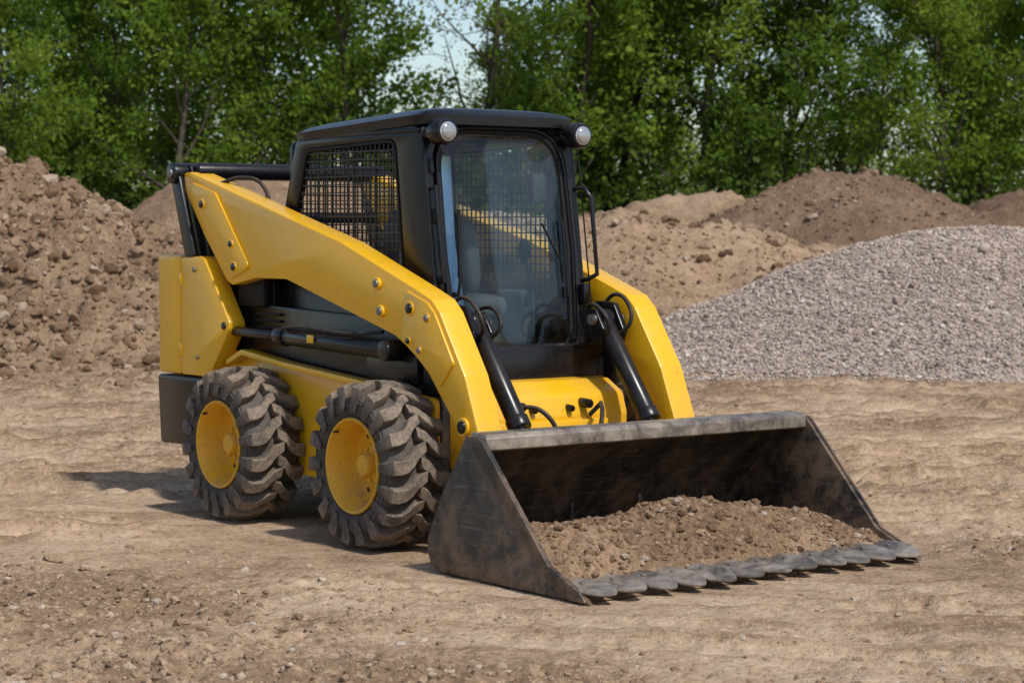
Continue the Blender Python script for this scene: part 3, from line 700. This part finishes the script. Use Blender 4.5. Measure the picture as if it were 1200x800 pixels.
e,h,bx=pile('sand_mound',(-1.5,36.2),(3.5,36.0),1.78,.48,M_sand,.09,.18,.8,44,rough=.10,Hb=1.6,soft=.8)
n=3500; p=pick(n,(-3,8,31,37),fronty(h,37)); s=.02+.03*rng.pareto(2.4,n).clip(0,4); scatter('mound_clods',p,h(p[:,0],p[:,1])-s*.2,s,1,M_clod2,e)
pile('sand_mound',(5.0,39.5),(6.0,39.6),1.25,.4,M_sand,.1,.16,.8,47,rough=.09,soft=.8)
e,h,bx=pile('brown_dirt_mound',(6.9,46.2),(7.6,46.0),2.75,.48,M_dark,.11,.14,.6,55,rough=.12,soft=.6)
n=2500; p=pick(n,(2,13,40,47),fronty(h,47)); s=.03+.03*rng.pareto(2.6,n).clip(0,4); scatter('mound_clods',p,h(p[:,0],p[:,1])-s*.2,s,1,M_clod2,e)
pile('brown_dirt_mound',(11.0,46.0),(17,46.5),2.45,.5,M_dark,.12,.12,.6,58,rough=.12,soft=.6)
pile('brown_dirt_mound',(3.9,51.0),(4.9,51.0),2.4,.42,M_sand,.12,.12,.6,61,rough=.12,soft=.7)
pile('brown_dirt_mound',(9.4,42.5),(12.5,42.0),1.35,.36,M_dark,.12,.14,.6,65,rough=.12,soft=.7)
pile('dirt_mound',(-5.3,38),(-3.6,38),2.35,.5,M_pile,.11,.12,.6,71,rough=.12,soft=.6)

# ------------------------------------------------------------------ dirt in bucket
DH=empty('dirt_heap',ORI,YAW)
def hb(x,y):
    yn=(y-BY0)/(BY1-BY0)
    a=np.exp(-((x-1.08)/.33)**2)*(.178+.058*np.exp(-((y-.05)/.35)**2)-.07*sstep(.55,.95,yn)-.02*yn)
    b=sstep(1.60,1.30,x)*.035
    z=.018+a+b
    z=z*sstep(1.60,1.44,x+.03*fbm(y*6,x*0+2,3,5)) + .06*fbm(x*4,y*4,4,81)*sstep(1.55,1.35,x)+.036*np.abs(fbm(x*11,y*11,4,83,.65))*sstep(1.60,1.48,x)
    return z
gx=np.linspace(.60,1.60,260);gy=np.linspace(BY0+.013,BY1-.013,460);XX,YY=np.meshgrid(gx,gy);ZZ=hb(XX,YY)
i=np.arange(XX.size).reshape(XX.shape); Fq=np.stack([i[:-1,:-1].ravel(),i[:-1,1:].ravel(),i[1:,1:].ravel(),i[1:,:-1].ravel()],1)
M_heap=soil('heap_soil',[(.14,.086,.052),(.24,.155,.096),(.34,.23,.15)],False,1.2,.012)
M_clod3=stonemat('heap_clod',[(0,(.15,.094,.058)),(.5,(.26,.167,.104)),(.9,(.38,.26,.17)),(1,(.48,.38,.30))],.8,80)
npmesh('heap_surface',np.stack([XX.ravel(),YY.ravel(),ZZ.ravel()],1),Fq,M_heap,True,None,DH)
n=5200; p=np.stack([rng.uniform(.68,1.52,n),rng.uniform(BY0+.04,BY1-.04,n)],1); s=.0028+.0052*rng.pareto(1.9,n).clip(0,4.6)
scatter('heap_clods',p,hb(p[:,0],p[:,1])-s*.2,s,2,M_clod3,DH,.35)

# ------------------------------------------------------------------ trees
def leafmat(name,c1,c2,tr=.45):
    m,nt,out=newmat(name); g=geo(nt); oi=N(nt,'ShaderNodeObjectInfo'); P=g.outputs['Position']
    n=noise(nt,P,1.3,0,.6)
    f=math_(nt,'ADD',math_(nt,'MULTIPLY',n,.85),math_(nt,'MULTIPLY',oi.outputs['Random'],.28))
    c=ramp(nt,f,[(.35,c1),(.80,c2)])
    d=N(nt,'ShaderNodeBsdfDiffuse');t=N(nt,'ShaderNodeBsdfTranslucent');L(nt,c,d.inputs[0]);L(nt,mixc(nt,1.0,c,(1.3,1.25,.7),'MULTIPLY'),t.inputs[0])
    mx=N(nt,'ShaderNodeMixShader');mx.inputs[0].default_value=tr;L(nt,d.outputs[0],mx.inputs[1]);L(nt,t.outputs[0],mx.inputs[2]);L(nt,mx.outputs[0],out.inputs[0]);return m
M_leafA=leafmat('spring_leaves',(.115,.19,.026),(.26,.34,.058),.5)
M_leafB=leafmat('green_leaves',(.07,.135,.022),(.155,.23,.04),.5)
M_leafC=leafmat('olive_leaves',(.15,.18,.05),(.28,.30,.09),.5)
M_leafD=leafmat('undergrowth_leaves',(.03,.055,.013),(.12,.18,.035))
def barkm():
    m,nt,out=newmat('bark'); P=geo(nt).outputs['Position']; n=noise(nt,P,6,2,.7)
    b=N(nt,'ShaderNodeBsdfDiffuse'); L(nt,ramp(nt,n,[(.3,(.045,.036,.028)),(.7,(.12,.10,.08))]),b.inputs[0])
    L(nt,b.outputs[0],out.inputs[0]); return m
M_bark=barkm()
def leafquads(C,size,r):
    n=len(C); u=r.normal(size=(n,3));u/=np.linalg.norm(u,axis=1)[:,None]; t=r.normal(size=(n,3)); v=np.cross(u,t); v/=np.linalg.norm(v,axis=1)[:,None]+1e-9
    s=size[:,None]; V=np.stack([C-u*s,C+v*s*.55+u*s*.1,C+u*s,C-v*s*.55+u*s*.1],1).reshape(-1,3)
    return V,np.arange(4*n).reshape(n,4)
def gen_tree(seed,H,limbs,perTwig,lsize,spread,start=.18):
    r=np.random.default_rng(seed); segs=[];tips=[]
    def grow(p,d,length,rad,lev):
        n=(7,5,4,3)[lev]; sl=length/n; pts=[]
        for i in range(n):
            d=d+r.normal(size=3)*(.06,.14,.18,.22)[lev]; d[2]+=(.03,.07,.04,.0)[lev]; d/=np.linalg.norm(d)
            q=p+d*sl; r0=rad*(1-i/n*.8); r1=rad*(1-(i+1)/n*.8); segs.append((p,q,r0,r1)); 
            pts.append((p,q,d.copy(),r1,(i+1)/n)); p=q
            if lev>=2: tips.append((q+p)/2)
        if lev<3:
            nc=(limbs,5,4)[lev]
            for k in range(nc):
                t=(start+(1-start)*((k+r.uniform(0,1))/nc)) if lev==0 else .25+.75*((k+r.uniform(0,1))/nc)
                j=min(int(t*n),n-1); P0,Q0,D0,R0,_=pts[j]; f=t*n-j; b=P0+(Q0-P0)*f
                az=r.uniform(0,2*math.pi) if lev else k*2.4+r.uniform(-.5,.5)
                if lev==0:
                    el=R(r.uniform(25,62)); dd=np.array([math.cos(az)*math.cos(el),math.sin(az)*math.cos(el),math.sin(el)])
                    ln=H*spread*(1.05-.75*t)*r.uniform(.75,1.2)
                else:
                    dd=D0+r.normal(size=3)*.75; dd[2]+=.15; dd/=np.linalg.norm(dd); ln=length*r.uniform(.38,.62)
                grow(b,dd,ln,max(R0*r.uniform(.45,.65),.008),lev+1)
    grow(np.array([0,0,-.2]),np.array([r.normal()*.06,r.normal()*.06,1.]),H*.95,H*.0125,0)
    V=[];Fc=[];k=4
    for (a,b,r0,r1) in segs:
        d=b-a;d=d/(np.linalg.norm(d)+1e-9);t=np.array([1,0,0]) if abs(d[0])<.8 else np.array([0,1,0]);u=np.cross(d,t);u/=np.linalg.norm(u);v=np.cross(d,u);base=len(V)
        for (c,rr) in ((a,r0),(b,r1)):
            for i in range(k):
                an=2*math.pi*i/k; V.append(c+rr*(u*math.cos(an)+v*math.sin(an)))
        for i in range(k): j=(i+1)%k; Fc.append((base+i,base+j,base+k+j,base+k+i))
    T=np.array(tips); C=np.repeat(T,perTwig,0)+r.normal(size=(len(T)*perTwig,3))*np.array([.24,.24,.18])
    LV,LF=leafquads(C,r.uniform(.5,1.1,len(C))*lsize,r)
    V=np.array(V);Fc=np.array(Fc); nb=len(Fc)
    allV=np.concatenate([V,LV]);allF=np.concatenate([Fc,LF+len(V)])
    me=bpy.data.meshes.new('tree')
    me.vertices.add(len(allV)); me.vertices.foreach_set('co',allV.astype(np.float32).ravel()); me.loops.add(allF.size); me.loops.foreach_set('vertex_index',allF.astype(np.int32).ravel())
    me.polygons.add(len(allF)); me.polygons.foreach_set('loop_start',np.arange(0,allF.size,4,dtype=np.int32))
    me.update(calc_edges=True)
    me.polygons.foreach_set('material_index',np.concatenate([np.zeros(nb,dtype=np.int32),np.ones(len(LF),dtype=np.int32)]))
    return me
TL=empty('distant_treeline')
protos=[]
specs=[(101,12,15,12,.11,.34,.14,M_leafA),(102,13,16,11,.11,.33,.10,M_leafA),(103,11,15,13,.105,.36,.08,M_leafB),(104,13,14,2,.08,.32,.22,M_leafC),(105,12,15,8,.10,.33,.12,M_leafC),(106,10,15,14,.105,.38,.06,M_leafB)]
for (sd,H,li,pt,ls,spd,st,lm) in specs:
    me=gen_tree(sd,H,li,pt,ls,spd,st); me.materials.append(M_bark); me.materials.append(lm); protos.append((me,H))
tr=np.random.default_rng(77)
def put(pi,x,y,h,rz=None):
    me,H=protos[pi]; ob=bpy.data.objects.new('tree',me); col.objects.link(ob); ob.parent=TL
    s=h/H; ob.location=(x,y,0); ob.scale=(s*tr.uniform(.9,1.15),s*tr.uniform(.9,1.15),s); ob.rotation_euler=(0,0,tr.uniform(0,6.28) if rz is None else rz)
def gapf(x,Y_):
    px=600+2538*x/Y_
    return max(math.exp(-((px-455)/36)**2),math.exp(-((px-885)/42)**2),.6*math.exp(-((px-545)/45)**2),.5*math.exp(-((px-975)/40)**2))
x=-26
while x<26:
    y=62+tr.uniform(-2,2.5); g=gapf(x,y); px=600+2538*x/y
    if g<.65:
        if 490<px<605: pi=3
        elif 915<px<1030: pi=3
        elif px<430: pi=int(tr.choice([2,1,5,0,2]))
        elif px>1020: pi=int(tr.choice([0,1,0,5]))
        else: pi=int(tr.choice([4,0,1,4,2]))
        put(pi,x,y,tr.uniform(10.5,13.5))
    x+=tr.uniform(1.8,2.7)
x=-28
while x<28:
    y=71+tr.uniform(-2,3); g=gapf(x,y)
    put(int(tr.choice([0,1,2,4,5])),x,y,tr.uniform(8.5,11.5)*(1-.50*g)); x+=tr.uniform(2.2,3.2)
x=-30
while x<30:
    y=80+tr.uniform(-2,3); g=gapf(x,y)
    put(int(tr.choice([0,2,4,5])),x,y,tr.uniform(5.5,7.5)*(1-.2*g)); x+=tr.uniform(3.0,4.2)
nC=600; cx_=tr.uniform(-30,30,nC); cy_=tr.uniform(57,70,nC); cz_=tr.uniform(.2,3.0,nC)*(.6+.9*(vnoise(cx_*.35,cy_*.3,8)+.5)); cr=tr.uniform(.6,1.2,nC)
per=80; C=np.repeat(np.stack([cx_,cy_,cz_],1),per,0)+tr.normal(size=(nC*per,3))*np.repeat(cr,per)[:,None]*np.array([.62,.5,.5])
C=C[C[:,2]>.0]; LV,LF=leafquads(C,tr.uniform(.09,.18,len(C)),tr)
npmesh('undergrowth',LV,LF,M_leafD,False,None,TL)

# ------------------------------------------------------------------ light
sun_dir=Vector((.48,-.61,.98)).normalized()
el=math.asin(sun_dir.z); az=math.atan2(sun_dir.x,sun_dir.y)
sd=bpy.data.lights.new('sun','SUN'); sd.energy=3.4; sd.angle=R(2.5); sd.color=(1,.965,.90)
so=bpy.data.objects.new('sun',sd); col.objects.link(so); so.rotation_euler=(-sun_dir).to_track_quat('-Z','Y').to_euler(); so.location=(10,-10,20)
wd=bpy.data.worlds.new('World'); scn.world=wd; wd.use_nodes=True; nt=wd.node_tree; nt.nodes.clear()
o=nt.nodes.new('ShaderNodeOutputWorld'); b=nt.nodes.new('ShaderNodeBackground'); sk=nt.nodes.new('ShaderNodeTexSky')
sk.sky_type='NISHITA'; sk.sun_disc=False; sk.sun_elevation=el; sk.sun_rotation=az; sk.air_density=1.0; sk.dust_density=1.0; sk.ozone_density=1.0
nt.links.new(sk.outputs[0],b.inputs[0]); b.inputs[1].default_value=.14; nt.links.new(b.outputs[0],o.inputs[0])

# ------------------------------------------------------------------ camera
cd=bpy.data.cameras.new('camera'); cam=bpy.data.objects.new('camera',cd); col.objects.link(cam); scn.camera=cam
cd.sensor_width=36; cd.lens=76.1; cd.clip_end=3000; cd.clip_start=.1
cam.location=(0,0,1.48); cam.rotation_euler=(R(90-2.93),0,0)
cd.dof.use_dof=True; cd.dof.focus_distance=9.7; cd.dof.aperture_fstop=5.6
